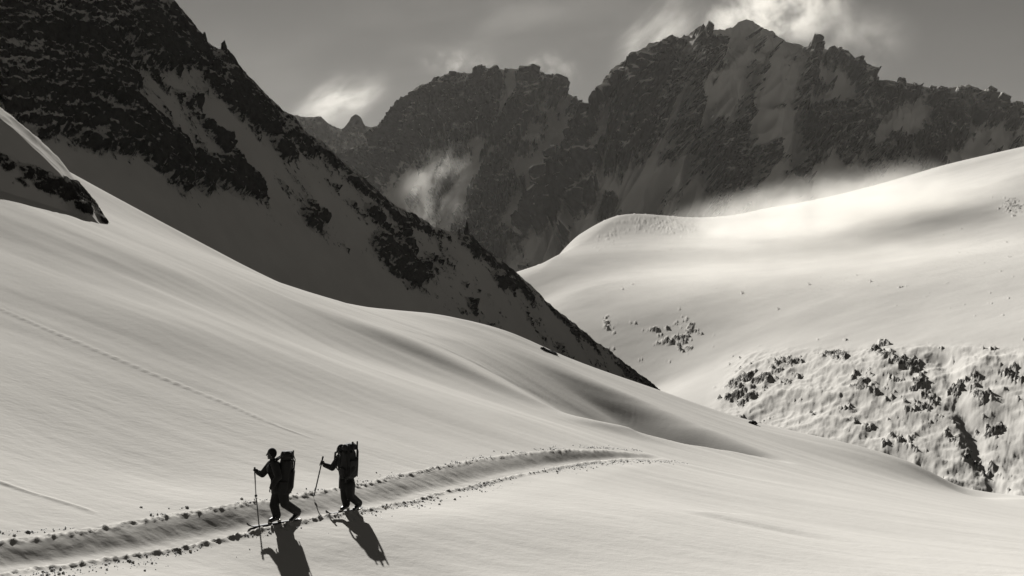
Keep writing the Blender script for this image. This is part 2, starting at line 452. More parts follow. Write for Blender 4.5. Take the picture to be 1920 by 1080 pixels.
# far ridge with a rock tower
far_prof = [(400, 250, 4300), (530, 225, 4300), (552, 217, 4300), (575, 222, 4300), (600, 220, 4300), (612, 232, 4300), (630, 240, 4300), (648, 246, 4300), (655, 232, 4300), (660, 222, 4300), (668, 216, 4300),
            (676, 224, 4300), (681, 236, 4300), (695, 240, 4300), (722, 236, 4300), (760, 240, 4300), (900, 240, 4300)]
mountain('distant_ridge', far_prof, np.concatenate([np.linspace(-300, -12, 8), np.linspace(-8, 1100, 110)]), 220,
         lambda s: 0.9 * s, M_FAR, [(600, 240, 60, 20, 10, 0.3), (668, 230, 14, 20, 0, 0.5)], 4, 40, 55.0, 12, 16, base=0.06, far=1.5, ang=100)['kind'] = 'structure'
# the high peak
peak_prof = [(900, 620, 2050), (960, 505, 2200), (985, 470, 2250), (1000, 435, 2300), (1020, 390, 2330), (1045, 320, 2380), (1070, 268, 2430), (1100, 208, 2480), (1115, 188, 2500), (1135, 160, 2540), (1160, 135, 2590), (1185, 105, 2640),
             (1215, 92, 2700), (1250, 82, 2770), (1285, 70, 2840), (1318, 52, 2900), (1330, 62, 2920), (1360, 56, 2980), (1385, 46, 3030), (1400, 42, 3060), (1420, 50, 3090), (1445, 60, 3130), (1475, 84, 3170), (1510, 92, 3200),
             (1545, 97, 3200), (1570, 103, 3200), (1590, 122, 3200), (1610, 148, 3200), (1630, 164, 3200), (1645, 158, 3200), (1660, 174, 3200), (1690, 172, 3200), (1705, 180, 3200), (1725, 168, 3200), (1745, 180, 3200), (1765, 186, 3200),
             (1780, 168, 3200), (1810, 168, 3200), (1835, 185, 3200), (1880, 205, 3200), (1920, 214, 3200), (2000, 230, 3200), (2300, 260, 3200)]
peak_spots = [(1200, 170, 110, 70, -40, 0.5), (1150, 290, 60, 110, 30, 0.46), (1060, 380, 35, 110, 32, 0.5), (1300, 120, 50, 40, -30, 0.5), (1345, 320, 62, 85, 10, 0.58), (1240, 260, 40, 60, 30, 0.42),
              (1500, 150, 26, 55, 10, 0.5), (1580, 130, 40, 34, 40, 0.46), (1560, 260, 70, 60, 20, 0.36), (1650, 200, 60, 30, 10, 0.5), (1740, 200, 60, 34, 10, 0.52), (1800, 230, 50, 60, 20, 0.45),
              (1480, 330, 50, 30, 0, 0.35), (1700, 300, 90, 40, -15, 0.35), (1860, 235, 80, 20, 10, 0.45), (1440, 170, 60, 90, 0, -0.5), (1180, 380, 70, 35, -20, -0.5), (1500, 370, 130, 25, -8, -0.4), (1130, 420, 40, 30, 0, 0.3)]
mountain('high_peak', peak_prof, np.concatenate([np.linspace(-700, -12, 12), np.linspace(-8, 1250, 300)]), 760,
         lambda s: 0.98 * s - 0.00016 * s ** 2, M_FAR, peak_spots, 7, 60, 52.0, 32, 40, base=0.12, shear=0.55, far=1.5, ang=115, cover=0.38, vmax=400)['kind'] = 'structure'

# sunlit slope across the valley
rp = [P(*p) for p in [
    (1010, 508, 1500), (1090, 460, 1800), (1190, 402, 2050), (1370, 412, 2100), (1450, 398, 2150), (1650, 362, 2150), (1750, 325, 2150), (1850, 298, 2100), (1920, 285, 2050), (2150, 220, 1850),
    (1000, 570, 1350), (1100, 540, 1320), (1200, 500, 1450), (1300, 500, 1430), (1500, 500, 1330), (1700, 480, 1280), (1900, 440, 1230), (2150, 400, 1100),
    (1200, 468, 1620), (1370, 450, 1720), (1500, 439, 1720), (1650, 405, 1700), (1850, 345, 1700),
    (1150, 600, 1150), (1300, 600, 1090), (1500, 590, 960), (1700, 590, 840), (1900, 590, 750), (2150, 580, 640),
    (1300, 680, 960), (1500, 645, 850), (1700, 655, 740), (1900, 655, 660), (2150, 650, 570),
    (1240, 720, 950), (1400, 770, 740), (1600, 800, 640), (1800, 850, 560), (1900, 900, 520), (2150, 920, 460),
    (1100, 760, 950), (1400, 870, 640), (1600, 930, 540), (1900, 1000, 460), (2150, 1020, 400)]]
RT = TPS(rp, 700.0, 5e-4)
tc = np.concatenate([np.linspace(0.0, 0.48, 620), np.linspace(0.483, 0.62, 30)])
yy = np.concatenate([np.geomspace(430, 1500, 380), np.geomspace(1505, 2700, 90)])
Yq, Tq = np.meshgrid(yy, tc, indexing='ij')
Xq = Tq * Yq
Zq = RT(Xq, Yq)
cr = np.array([(x / y, y) for x, y, z in rp[:10]])
cY = smooth_curve(np.concatenate([[-0.05], cr[:, 0]]), np.concatenate([[1400], cr[:, 1]]))(Tq)
Zq = Zq - 0.004 * np.maximum(0, Yq - cY) ** 1.6
uq, vq = project(Xq, Yq, Zq)
lower = sstep(640, 690, vq) * sstep(1350, 1420, uq + (vq - 650) * 0.3)
rs = [(1240, 422, 95, 24, 3, 0.62), (1150, 442, 60, 18, -35, 0.5), (1270, 632, 60, 26, 0, 0.55), (1150, 610, 50, 16, 10, 0.34), (1400, 735, 55, 34, -25, 0.5), (1470, 695, 50, 26, -30, 0.45), (1560, 680, 40, 18, 10, 0.42),
      (1640, 660, 32, 24, 0, 0.45), (1700, 695, 46, 22, 20, 0.5), (1640, 730, 44, 30, 0, 0.5), (1720, 765, 55, 38, 30, 0.5), (1680, 840, 50, 34, 0, 0.42), (1790, 720, 16, 60, -5, 0.35), (1835, 740, 30, 26, 0, 0.4), (1895, 720, 24, 40, 0, 0.4),
      (1860, 800, 40, 40, 0, 0.4), (1590, 775, 36, 22, 0, 0.36), (1895, 388, 26, 18, 20, 0.75), (1790, 870, 60, 40, 40, 0.25)]
bias = spots_at(uq, vq, rs)
m0 = 0.7 * bias + 0.36 * fbm(Xq / 15, Yq / 22, octv=5, gain=0.75) + 0.08 * lower - 0.10
mk = sstep(0.26, 0.5, m0)
gul = np.exp(-((uq - (1772 + 0.36 * (vq - 680) + 16 * perlin(vq / 60, uq * 0))) / (21.0 + 8 * perlin(vq / 25, uq * 0 + 9))) ** 2) * sstep(655, 700, vq)
Zq = Zq + 0.2 * fbm(Xq / 45, Yq / 30, octv=4) * (1 - lower) + 5.0 * fbm(Xq / 330, Yq / 330, octv=2) * sstep(2300, 1500, Yq) + lower * (2.8 * fbm(Xq / 38, Yq / 80, octv=4, ridged=True) + 0.45 * fbm(Xq / 9, Yq / 15, octv=4, gain=0.6, ridged=True)) - 3.2 * gul \
    + mk * (1.15 - 0.6 * sstep(900, 1500, Yq)) * 1.3 * (fbm(Xq / 10, Yq / 13, octv=4, gain=0.6, ridged=True) + 0.3) + 0.10 * fbm(Xq / 5, Yq / 5, octv=3) * (0.3 + lower)
nq = surface_normal(Xq, Yq, Zq)
rockq = 0.02 + 0.22 * mk + 1.5 * mk * (1 - nq[..., 2]) + 0.3 * (m0 - 0.4)
o = link('sunlit_slope', grid_mesh('sunlit_slope', Xq, Yq, Zq, {'rock': np.clip(rockq, -1, 1.5)}, True), M_RIGHT)
o['kind'] = 'structure'

# valley floor under everything
vf = grid_mesh('valley_floor', *np.meshgrid(np.linspace(-7400, 7400, 40), np.linspace(-4800, 7100, 40)), np.full((40, 40), -1600.0))
link('valley_floor', vf, plain('dark_valley_floor', 0.06, 0.95, 0.4, 0.004))['kind'] = 'structure'  # unseen floor, made dark to cut light bounced onto the shaded faces

#OBJECTS#
# ------------------------------------------------------------------ crag on the left, pinnacles, boulders
crag = mountain('rock_outcrop', [(-330, 0, 84), (-100, 128, 84), (0, 203, 84), (60, 250, 84), (108, 296, 84), (124, 316, 84), (140, 336, 83.5), (152, 350, 83), (176, 378, 82), (198, 410, 81), (216, 436, 80), (250, 480, 80)],
                np.concatenate([np.linspace(-10, -0.4, 12), np.linspace(-0.2, 13, 150)]), 300,
                lambda s: 0.26 * np.minimum(s, 5.5) + 0.95 * np.maximum(0, s - 5.5), M_NEAR,
                [(60, 330, 150, 30, 27, 0.62), (150, 365, 70, 26, 42, 0.75), (20, 290, 90, 24, 30, 0.45), (190, 405, 26, 12, 40, 0.9), (45, 262, 95, 20, 38, -1.2)], 0.12, 1.5, 1.6, 0.15, 0.18, base=0.02, cover=0.22, vmax=430)
tag(crag, 'snow-capped dark crag jutting from the sunlit slope at the left edge', 'rock outcrop')

def lump(name, seed, mat, sx, sy, sz, rough=0.35, sub=3, freq=1.3, point=0.0):
    bm = bmesh.new()
    bmesh.ops.create_icosphere(bm, subdivisions=sub, radius=1.0)
    co = np.array([v.co for v in bm.verts])
    d = 1 + rough * fbm(co[:, 0] * freq + seed, co[:, 1] * freq - seed, co[:, 2] * freq, octv=4, gain=0.6)
    co = co * d[:, None]
    k = 1 - point * (co[:, 2] + 1) / 2
    for v, c, kk in zip(bm.verts, co, k):
        v.co = (c[0] * sx * kk, c[1] * sy * kk, c[2] * sz)
    me = bpy.data.meshes.new(name); bm.to_mesh(me); bm.free()
    return link(name, me, mat)
def put(o, u, v, Y):
    o.location = P(u, v, Y)
    return o
tag(put(lump('rock_pinnacle', 3, M_ROCK, 2.6, 3.0, 6.5, 0.3, 3, 1.4, 0.75), 875, 434, 692), 'tall pointed dark rock pinnacle standing on the shaded ridge crest', 'pinnacle')
tag(put(lump('rock_pinnacle', 9, M_ROCK, 1.2, 1.6, 4.0, 0.3, 3, 1.4, 0.7), 861, 438, 688), 'thin small rock spike just left of the tallest ridge pinnacle', 'pinnacle')
tag(put(lump('rock_pinnacle', 5, M_ROCK, 1.5, 2.2, 3.6, 0.35, 3, 1.4, 0.6), 384, 72, 566), 'short rock tooth on the steep upper part of the shaded ridge', 'pinnacle')
tag(put(lump('rock_pinnacle', 6, M_ROCK, 2.2, 2.4, 3.6, 0.35, 3, 1.4, 0.5), 420, 90, 573), 'blocky rock knob on the shaded ridge crest below the short tooth', 'pinnacle')
def on_ground(u, v):
    x, y = hit(u, v); return x, y, gz(x, y)
o = lump('boulder', 21, M_ROCK, 0.95, 0.6, 0.24, 0.4); x, y, z = on_ground(1027, 659); o.location = (x, y, z + 0.02); o.rotation_euler = (0, 0.32, 0.1)
tag(o, 'flat dark rock poking out of the drift at the foot of the shaded ridge', 'boulder')
o = lump('boulder', 22, M_ROCK, 0.40, 0.4, 0.2, 0.4); x, y, z = on_ground(1413, 795); o.location = (x, y, z + 0.15); o.rotation_euler = (0, 0.2, 0.5)
tag(o, 'small dark rock on the snow brow before the sunlit rocky slope', 'boulder')

# ------------------------------------------------------------------ rubble beside the trench
def rubble():
    vs, fs = [], []
    bm = bmesh.new(); bmesh.ops.create_icosphere(bm, subdivisions=1, radius=1.0)
    bv = np.array([v.co for v in bm.verts]); bf = [[v.index for v in f.verts] for f in bm.faces]; bm.free()
    r = np.random.RandomState(5)
    n = 4200
    i = r.randint(0, len(TRACK) - 2, n)
    a, b = TRACK[i], TRACK[i + 1]
    e = (b - a) / np.linalg.norm(b - a, axis=1)[:, None]
    side = np.where(r.rand(n) < 0.6, -0.50 - np.abs(r.normal(0, 0.32, n)), 1.12 + np.abs(r.normal(0, 0.2, n)))
    pos = a + (b - a) * r.rand(n, 1) + np.stack([-e[:, 1], e[:, 0]], 1) * side[:, None]
    clump = fbm(pos[:, 0] * 0.55, pos[:, 1] * 0.55, octv=3) > -0.12
    pos = pos[clump]
    X, Y = pos[:, :1], pos[:, 1:]
    Z = dress(X, Y, base_z(X, Y))
    for p, z in zip(pos, Z[:, 0]):
        s = 0.008 + 0.030 * r.rand() ** 4
        q = bv * (1 + r.uniform(-0.35, 0.35, (len(bv), 1))) * s * r.uniform(0.6, 1.3, 3)
        k = len(vs)
        vs += [(p[0] + c[0], p[1] + c[1], z + c[2] + s * 0.3) for c in q]
        fs += [[j + k for j in f] for f in bf]
    me = bpy.data.meshes.new('snow_rubble'); me.from_pydata(vs, [], fs); me.update()
    return link('snow_rubble', me, M_CLOD)
tag(rubble(), 'crumbled lumps of snow thrown up along both lips of the trench', 'snow rubble', kind='stuff')

# ------------------------------------------------------------------ the two ski tourers
M_JACKET = plain('dark_jacket', 0.016, 0.85, 0.3, 14)
M_TROUSER = plain('dark_trousers', 0.012, 0.85, 0.3, 14)
M_SKIN = plain('skin', 0.22, 0.6, 0.1, 20)
M_GLOVE = plain('dark_gloves', 0.014, 0.8, 0.3, 30)
M_PACK = plain('dark_pack_cloth', 0.014, 0.8, 0.3, 18)
M_STRAP = plain('black_webbing', 0.01, 0.8, 0.2, 40)
M_BOOT = plain('boot_plastic', 0.02, 0.45, 0.3, 20)
M_SKI = plain('ski_topsheet', 0.03, 0.75, 0.3, 12)
M_METAL = plain('grey_metal', 0.30, 0.35, 0.1, 30, 1.0)
M_SHAFT = plain('dark_shaft', 0.03, 0.4, 0.2, 30)
M_BAND = plain('pale_band', 0.7, 0.5, 0.05, 30)
M_HAIR = plain('dark_hat_wool', 0.012, 0.95, 0.4, 60)

def ball(bm, c, r, seg=14):
    m = Matrix.Translation(c) @ Matrix.Diagonal((*((r, r, r) if not isinstance(r, (tuple, list)) else r), 1))
    bmesh.ops.create_uvsphere(bm, u_segments=seg, v_segments=max(6, seg // 2 + 2), radius=1.0, matrix=m)
def capsule(bm, a, b, ra, rb, seg=14, caps=True):
    a, b = Vector(a), Vector(b); d = b - a
    rot = d.to_track_quat('Z', 'Y').to_matrix().to_4x4()
    bmesh.ops.create_cone(bm, cap_ends=True, segments=seg, radius1=ra, radius2=rb, depth=d.length, matrix=Matrix.Translation((a + b) / 2) @ rot)
    if caps:
        ball(bm, a, ra * 0.999, seg); ball(bm, b, rb * 0.999, seg)
def chain(bm, pts, rad, seg=14):
    for i in range(len(pts) - 1): capsule(bm, pts[i], pts[i + 1], rad[i], rad[i + 1], seg)
def mesh_of(bm, name, smooth=True):
    me = bpy.data.meshes.new(name); bm.to_mesh(me); bm.free()
    me.polygons.foreach_set('use_smooth', np.full(len(me.polygons), smooth))
    return me
def fused(bm, name, voxel, smooth_it=2):
    """one continuous skin over everything in bm"""
    me = mesh_of(bm, name)
    o = bpy.data.objects.new(name, me); COL.objects.link(o)
    r = o.modifiers.new('r', 'REMESH'); r.mode = 'VOXEL'; r.voxel_size = voxel
    s = o.modifiers.new('s', 'SMOOTH'); s.factor = 0.5; s.iterations = smooth_it
    dg = bpy.context.evaluated_depsgraph_get()
    out = bpy.data.meshes.new_from_object(o.evaluated_get(dg))
    bpy.data.objects.remove(o); bpy.data.meshes.remove(me)
    out.name = name
    out.polygons.foreach_set('use_smooth', np.full(len(out.polygons), True))
    return out
def rounded(name, size, mat, parent=None, bevel=0.03, seg=3, taper=0.0, lumpy=0.0):
    bm = bmesh.new(); bmesh.ops.create_cube(bm, size=1.0)
    for v in bm.verts:
        k = 1 - taper * (v.co.z + 0.5)
        v.co = (v.co.x * size[0] * k, v.co.y * size[1] * k, v.co.z * size[2])
    bmesh.ops.bevel(bm, geom=bm.edges[:] + bm.verts[:], offset=bevel, segments=seg, profile=0.6, affect='EDGES')
    if lumpy:
        bmesh.ops.triangulate(bm, faces=bm.faces[:]); bmesh.ops.subdivide_edges(bm, edges=bm.edges[:], cuts=3, use_grid_fill=True)
        co = np.array([v.co for v in bm.verts]); dn = lumpy * fbm(co[:, 0] / 0.16 + size[2], co[:, 1] / 0.16, co[:, 2] / 0.16, octv=3)
        for v, k in zip(bm.verts, dn): v.co = v.co + v.co.normalized() * float(k)
    return link(name, mesh_of(bm, name), mat, parent)
def track_at(u):
    """point and heading of the trench under photo column u"""
    cu, _ = project(TRACK[:, 0], TRACK[:, 1], base_z(TRACK[:, 0], TRACK[:, 1]))
    i = int(np.argmin(np.abs(cu - u)))
    d = TRACK[max(i - 3, 0)] - TRACK[i + 3]
    d = d / np.linalg.norm(d)                       # walking direction: towards the left of the photo
    return Vector((TRACK[i][0], TRACK[i][1])), Vector((d[0], d[1]))

def grip_hand(bm, grip, axis, wrist, side):
    """gloved hand closed round a pole grip"""
    axis = axis.normalized()
    w = (wrist - grip); w -= axis * w.dot(axis); w.normalize()
    c = axis.cross(w) * side
    capsule(bm, wrist, grip + w * 0.035, 0.036, 0.042)
    ball(bm, grip + w * 0.04 + c * 0.012, (0.042, 0.042, 0.048))
    for i, L in enumerate((0.95, 1.08, 1.0, 0.8)):
        o = grip + axis * (0.036 - 0.024 * i)
        pts = [o + (w * math.cos(a) + c * math.sin(a)) * 0.027 for a in [L * q for q in (0.5, 1.5, 2.5, 3.6)]]
        chain(bm, pts, [0.0125, 0.012, 0.011, 0.009], 8)
    o = grip + axis * 0.05
    chain(bm, [o + w * 0.045 - c * 0.01, o - c * 0.028 + w * 0.01, o - c * 0.024 - w * 0.024 + axis * 0.004], [0.016, 0.0135, 0.011], 8)
def loose_hand(bm, wrist, d, up, side):
    d = d.normalized(); c = d.cross(up).normalized() * side; n = c.cross(d)
    palm = wrist + d * 0.06
    capsule(bm, wrist, palm, 0.032, 0.040)
    for i, L in enumerate((0.9, 1.0, 0.95, 0.75)):
        o = palm + c * (0.030 - 0.02 * i) + d * 0.03
        chain(bm, [o, o + d * 0.035 * L + n * 0.006, o + d * 0.06 * L + n * 0.022, o + d * 0.072 * L + n * 0.042], [0.011, 0.0105, 0.0095, 0.008], 8)
    o = wrist + d * 0.03 + c * 0.028
    chain(bm, [o, o + c * 0.03 + d * 0.03, o + c * 0.034 + d * 0.06 + n * 0.012], [0.014, 0.0125, 0.010], 8)

def make_pole(tip, grip, label, bands):
    tip, grip = Vector(tip), Vector(grip)
    root = bpy.data.objects.new('ski_pole', None); COL.objects.link(root); root.location = tip
    ax = (grip - tip); L = ax.length; ax.normalize()
    root.rotation_euler = ax.to_track_quat('Z', 'Y').to_euler()
    def rod(name, z0, z1, r0, r1, mat, parent=root, seg=10):
        bm = bmesh.new(); capsule(bm, (0, 0, z0), (0, 0, z1), r0, r1, seg, False)
        return link(name, mesh_of(bm, name), mat, parent)
    rod('tip', -0.04, 0.06, 0.003, 0.007, M_METAL)
    sh = rod('shaft', 0.06, L - 0.06, 0.014, 0.016, M_SHAFT)
    for k in range(bands):
        z = 0.22 + k * (L - 0.4) / max(bands, 1)
        rod('pale_band', z, z + 0.10, 0.0175, 0.0175, M_BAND, sh)
    bm = bmesh.new(); bmesh.ops.create_circle(bm, cap_ends=True, segments=16, radius=0.034)
    r = bmesh.ops.extrude_face_region(bm, geom=bm.faces[:]); bmesh.ops.translate(bm, verts=[v for v in r['geom'] if isinstance(v, bmesh.types.BMVert)], vec=(0, 0, 0.012))
    bmesh.ops.translate(bm, verts=bm.verts[:], vec=(0, 0, 0.07)); link('basket', mesh_of(bm, 'basket', False), M_SHAFT, root)
    bm = bmesh.new(); chain(bm, [(0, 0, L - 0.09), (0, 0, L), (0, 0, L + 0.08), (0.004, 0, L + 0.15)], [0.016, 0.020, 0.019, 0.024], 10)
    link('grip', mesh_of(bm, 'grip'), M_STRAP, root)
    bm = bmesh.new(); chain(bm, [(0, 0, L + 0.1), (0.03, 0.02, L + 0.02), (0.035, 0.03, L - 0.08), (0.01, 0.01, L - 0.02)], [0.006] * 4, 6)
    link('strap', mesh_of(bm, 'strap'), M_STRAP, root)
    tag(root, label, 'ski pole', 'ski poles')
    return root

def make_ski(pos, head, pitch, label):
    root = bpy.data.objects.new('ski', None); COL.objects.link(root)
    root.location = pos; root.rotation_euler = (0, -pitch, math.atan2(head.y, head.x))
    xs = np.array([-0.85, -0.8, -0.5, 0.0, 0.4, 0.68, 0.76, 0.82, 0.86]); wd = np.array([0.03, 0.048, 0.045, 0.041, 0.046, 0.053, 0.05, 0.036, 0.012]); zz = np.array([0.012, 0.004, 0, 0, 0, 0.006, 0.03, 0.065, 0.10])
    bm = bmesh.new(); rows = []
    for x, w, z in zip(xs, wd, zz):
        rows.append([bm.verts.new((x, s * w, z + h)) for s, h in ((-1, 0), (1, 0), (1, 0.016), (-1, 0.016))])
    for a, b in zip(rows, rows[1:]):
        for i in range(4): bm.faces.new((a[i], a[(i + 1) % 4], b[(i + 1) % 4], b[i]))
    bm.faces.new(rows[0]); bm.faces.new(rows[-1][::-1])
    bmesh.ops.recalc_face_normals(bm, faces=bm.faces[:])
    link('board', mesh_of(bm, 'board', False), M_SKI, root)
    b = rounded('binding', (0.09, 0.07, 0.045), M_METAL, root, 0.01, 2); b.location = (0.13, 0, 0.04)
    b = rounded('heel_piece', (0.07, 0.06, 0.06), M_METAL, root, 0.01, 2); b.location = (-0.17, 0, 0.045)
    tag(root, label, 'ski', 'touring skis')
    return root

def make_person(J, head_turn, labels):
    """J: world joints. One fused skin; hat, boots and hood are worn pieces."""
    V = {k: Vector(v) for k, v in J.items()}
    bm = bmesh.new()
    chain(bm, [V['pelvis'], V['waist'], V['chest']], [0.170, 0.168, 0.185], 18)
    chain(bm, [V['chest'], (V['shoulderR'] + V['shoulderL']) / 2], [0.18, 0.12], 18)
    capsule(bm, V['shoulderR'], V['shoulderL'], 0.085, 0.085)
    capsule(bm, (V['shoulderR'] + V['shoulderL']) / 2, V['neck'], 0.085, 0.062)
    capsule(bm, V['neck'], V['head'], 0.060, 0.062)
    f = Vector(head_turn).normalized(); up = Vector((0, 0, 1)); sd = up.cross(f)
    hc = V['head']
    # head: cranium, jaw, nose, brow, lips, ears
    ball(bm, hc + up * 0.02, (0.088, 0.088, 0.105), 20); ball(bm, hc + f * 0.03 + up * 0.015, (0.072, 0.072, 0.095), 18)
    capsule(bm, hc - up * 0.035 + f * 0.03, hc - up * 0.085 + f * 0.068, 0.062, 0.030)
    capsule(bm, hc + f * 0.096 + up * 0.022, hc + f * 0.120 - up * 0.018, 0.011, 0.015, 10)
    capsule(bm, hc + f * 0.088 + up * 0.045 + sd * 0.045, hc + f * 0.088 + up * 0.045 - sd * 0.045, 0.013, 0.013, 10)
    capsule(bm, hc + f * 0.095 - up * 0.048 + sd * 0.02, hc + f * 0.095 - up * 0.048 - sd * 0.02, 0.009, 0.009, 10)
    for s in (1, -1): ball(bm, hc + sd * s * 0.088 - up * 0.005, (0.018, 0.018, 0.032), 10)
    for k in 'RL':
        chain(bm, [V['pelvis'] * 0.4 + V['hip' + k] * 0.6, V['hip' + k], V['knee' + k], V['shin' + k], V['ankle' + k]], [0.135, 0.135, 0.108, 0.102, 0.098], 16)
        chain(bm, [V['shoulder' + k], V['elbow' + k], V['wrist' + k]], [0.095, 0.080, 0.060], 14)
    if 'gripR' in V: grip_hand(bm, V['gripR'], V['gripaxis'], V['wristR'], 1)
    else: loose_hand(bm, V['wristR'], V['wristR'] - V['elbowR'], f, 1)
    loose_hand(bm, V['wristL'], V['wristL'] - V['elbowL'], f, -1)
    me = fused(bm, 'person', 0.0075, 3)
    for m in (M_JACKET, M_TROUSER, M_SKIN, M_GLOVE): me.materials.append(m)
    n = len(me.polygons); c = np.empty(n * 3, np.float32); me.polygons.foreach_get('center', c); c = c.reshape(-1, 3)
    mi = np.zeros(n, np.int32)
    mi[c[:, 2] < V['pelvis'].z - 0.02] = 1
    hd = np.linalg.norm(c - np.array(hc), axis=1)
    mi[(hd < 0.16) & (c[:, 2] > V['neck'].z + 0.02)] = 2
    for k in 'RL':
        w = np.linalg.norm(c - np.array(V['grip' + k] if 'grip' + k in V else V['wrist' + k] + (V['wrist' + k] - V['elbow' + k]).normalized() * 0.08), axis=1)
        mi[w < 0.105] = 3
    me.polygons.foreach_set('material_index', mi)
    ob = bpy.data.objects.new('person', me); COL.objects.link(ob)
    # hat
    bm = bmesh.new(); ball(bm, hc + up * 0.015 - f * 0.008, (0.108, 0.108, 0.122), 24)
    bmesh.ops.bisect_plane(bm, geom=bm.verts[:] + bm.edges[:] + bm.faces[:], plane_co=hc + f * 0.045 + up * 0.02, plane_no=(up * 0.55 - f), clear_inner=True)
    hat = link('hood', mesh_of(bm, 'hood'), M_HAIR, ob)
    so = hat.modifiers.new('thick', 'SOLIDIFY'); so.thickness = 0.012
    # eyes
    for s in (1, -1):
        bm = bmesh.new(); ball(bm, hc + f * 0.088 + sd * s * 0.033 + up * 0.018, 0.013, 10); link('eye', mesh_of(bm, 'eye'), M_HAIR, ob)
    # jacket skirt below the waist
    bm = bmesh.new(); capsule(bm, V['pelvis'] - Vector((0, 0, 0.11)), V['waist'], 0.215, 0.18, 22, False)
    bmesh.ops.delete(bm, geom=[fa for fa in bm.faces if len(fa.verts) > 4], context='FACES')
    hem = link('jacket_hem', mesh_of(bm, 'jacket_hem'), M_JACKET, ob); so = hem.modifiers.new('thick', 'SOLIDIFY'); so.thickness = 0.012
    # boots
    for k in 'RL':
        bm = bmesh.new(); a, t = V['ankle' + k], V['toe' + k]; h = a + (a - t).normalized() * 0.03; h.z = V['heel' + k].z if 'heel' + k in V else t.z
        chain(bm, [V['shin' + k] * 0.5 + a * 0.5, a, h * 0.8 + a * 0.2, t], [0.092, 0.085, 0.068, 0.050], 14)
        link('boot', fused(bm, 'boot', 0.012, 3), M_BOOT, ob)
    tag(ob, labels, 'person')
    return ob

def make_pack(c, back, lean, w, d, h, extras, label):
    """c centre, back = horizontal direction from the wearer's spine to the pack"""
    root = bpy.data.objects.new('backpack', None); COL.objects.link(root)
    root.location = c; root.rotation_euler = (0, lean, math.atan2(back.y, back.x))
    body = rounded('pack_body', (d, w, h * 0.84), M_PACK, root, 0.11, 4, 0.24, 0.03); body.location = (0, 0, -h * 0.06)
    lid = rounded('lid', (d * 0.95, w * 0.90, h * 0.18), M_PACK, root, 0.07, 4, 0.2, 0.025); lid.location = (0.005, 0, h * 0.42)
    p = rounded('front_pocket', (0.10, w * 0.7, h * 0.42), M_PACK, root, 0.042, 3, 0.1, 0.012); p.location = (d * 0.5, 0, -h * 0.14)
    for s in (1, -1):
        p = rounded('side_pocket', (d * 0.55, 0.07, h * 0.30), M_PACK, root, 0.03, 3); p.location = (0.0, s * w * 0.50, -h * 0.30)
        bm = bmesh.new(); chain(bm, [(d * 0.35, s * w * 0.36, h * 0.46), (d * 0.56, s * w * 0.36, h * 0.30), (d * 0.565, s * w * 0.36, -h * 0.1), (d * 0.53, s * w * 0.36, -h * 0.42)], [0.011] * 4, 6)
        link('compression_strap', mesh_of(bm, 'compression_strap'), M_STRAP, root)
        bm = bmesh.new(); chain(bm, [(-d * 0.42, s * 0.10, h * 0.36), (-d * 0.5 - 0.04, s * 0.14, h * 0.30), (-d * 0.5 - 0.18, s * 0.15, h * 0.20), (-d * 0.5 - 0.20, s * 0.15, h * 0.02), (-d * 0.5 - 0.06, s * 0.19, -h * 0.22), (-d * 0.44, s * 0.16, -h * 0.3)], [0.022, 0.026, 0.026, 0.022, 0.014, 0.012], 8)
        link('shoulder_strap', mesh_of(bm, 'shoulder_strap'), M_STRAP, root)
    for (y, z0, z1, r) in extras:
        bm = bmesh.new(); chain(bm, [(d * 0.46, y, z0 * h), (d * 0.40, y * 1.05, z1 * h)], [r, r * 0.9], 10)
        link('lashed_tool', mesh_of(bm, 'lashed_tool'), M_STRAP, root)
    tag(root, label, 'backpack', 'backpacks of the ski tourers')
    return root

def tourer(uf, joints, ankles, Y_off, face, tip_px, grip_px, grip_dy, pack, labels, ski_off):
    pF, dF = track_at(uf)
    side = Vector((dF.y, -dF.x))                     # to the right of the walker = far, uphill side
    if side.y < 0: side = -side
    Y0 = pF.y
    J = {k: P(u, v, Y0 + dy) for k, (u, v, dy) in joints.items()}
    out = {}
    for k, (along, lat, raise_) in ankles.items():
        q = pF + dF * along + side * lat
        q0 = q - dF * 0.13
        gzv = sum(gz(*(q + dF * e)) for e in (-0.5, 0, 0.5)) / 3
        slope = (gz(*(q + dF * 0.6)) - gz(*(q - dF * 0.6))) / 1.2
        make_ski((q.x, q.y, gzv + 0.012), dF, math.atan(slope), labels['ski' + k])
        top = gzv + 0.055
        J['toe' + k] = (q.x + dF.x * 0.12, q.y + dF.y * 0.12, top + 0.045)
        J['heel' + k] = (q.x - dF.x * 0.13, q.y - dF.y * 0.13, top + 0.06 + raise_)
        J['ankle' + k] = (q.x - dF.x * 0.09, q.y - dF.y * 0.09, top + 0.13 + raise_)
        kn = Vector(J['knee' + k]); an = Vector(J['ankle' + k])
        J['shin' + k] = an.lerp(kn, 0.45)
    tx, ty = hit(*tip_px); tip = Vector((tx, ty, gz(tx, ty)))
    grip = Vector(P(*grip_px, Y0 + grip_dy))
    J['gripR'] = grip; J['gripaxis'] = grip - tip
    make_person(J, face, labels['person'])
    make_pole(tip, grip, labels['pole'], labels['bands'])
    (pu, pv, pdy), back, lean, w, d, h, ex = pack
    make_pack(P(pu, pv, Y0 + pdy), back, lean, w, d, h, ex, labels['pack'])

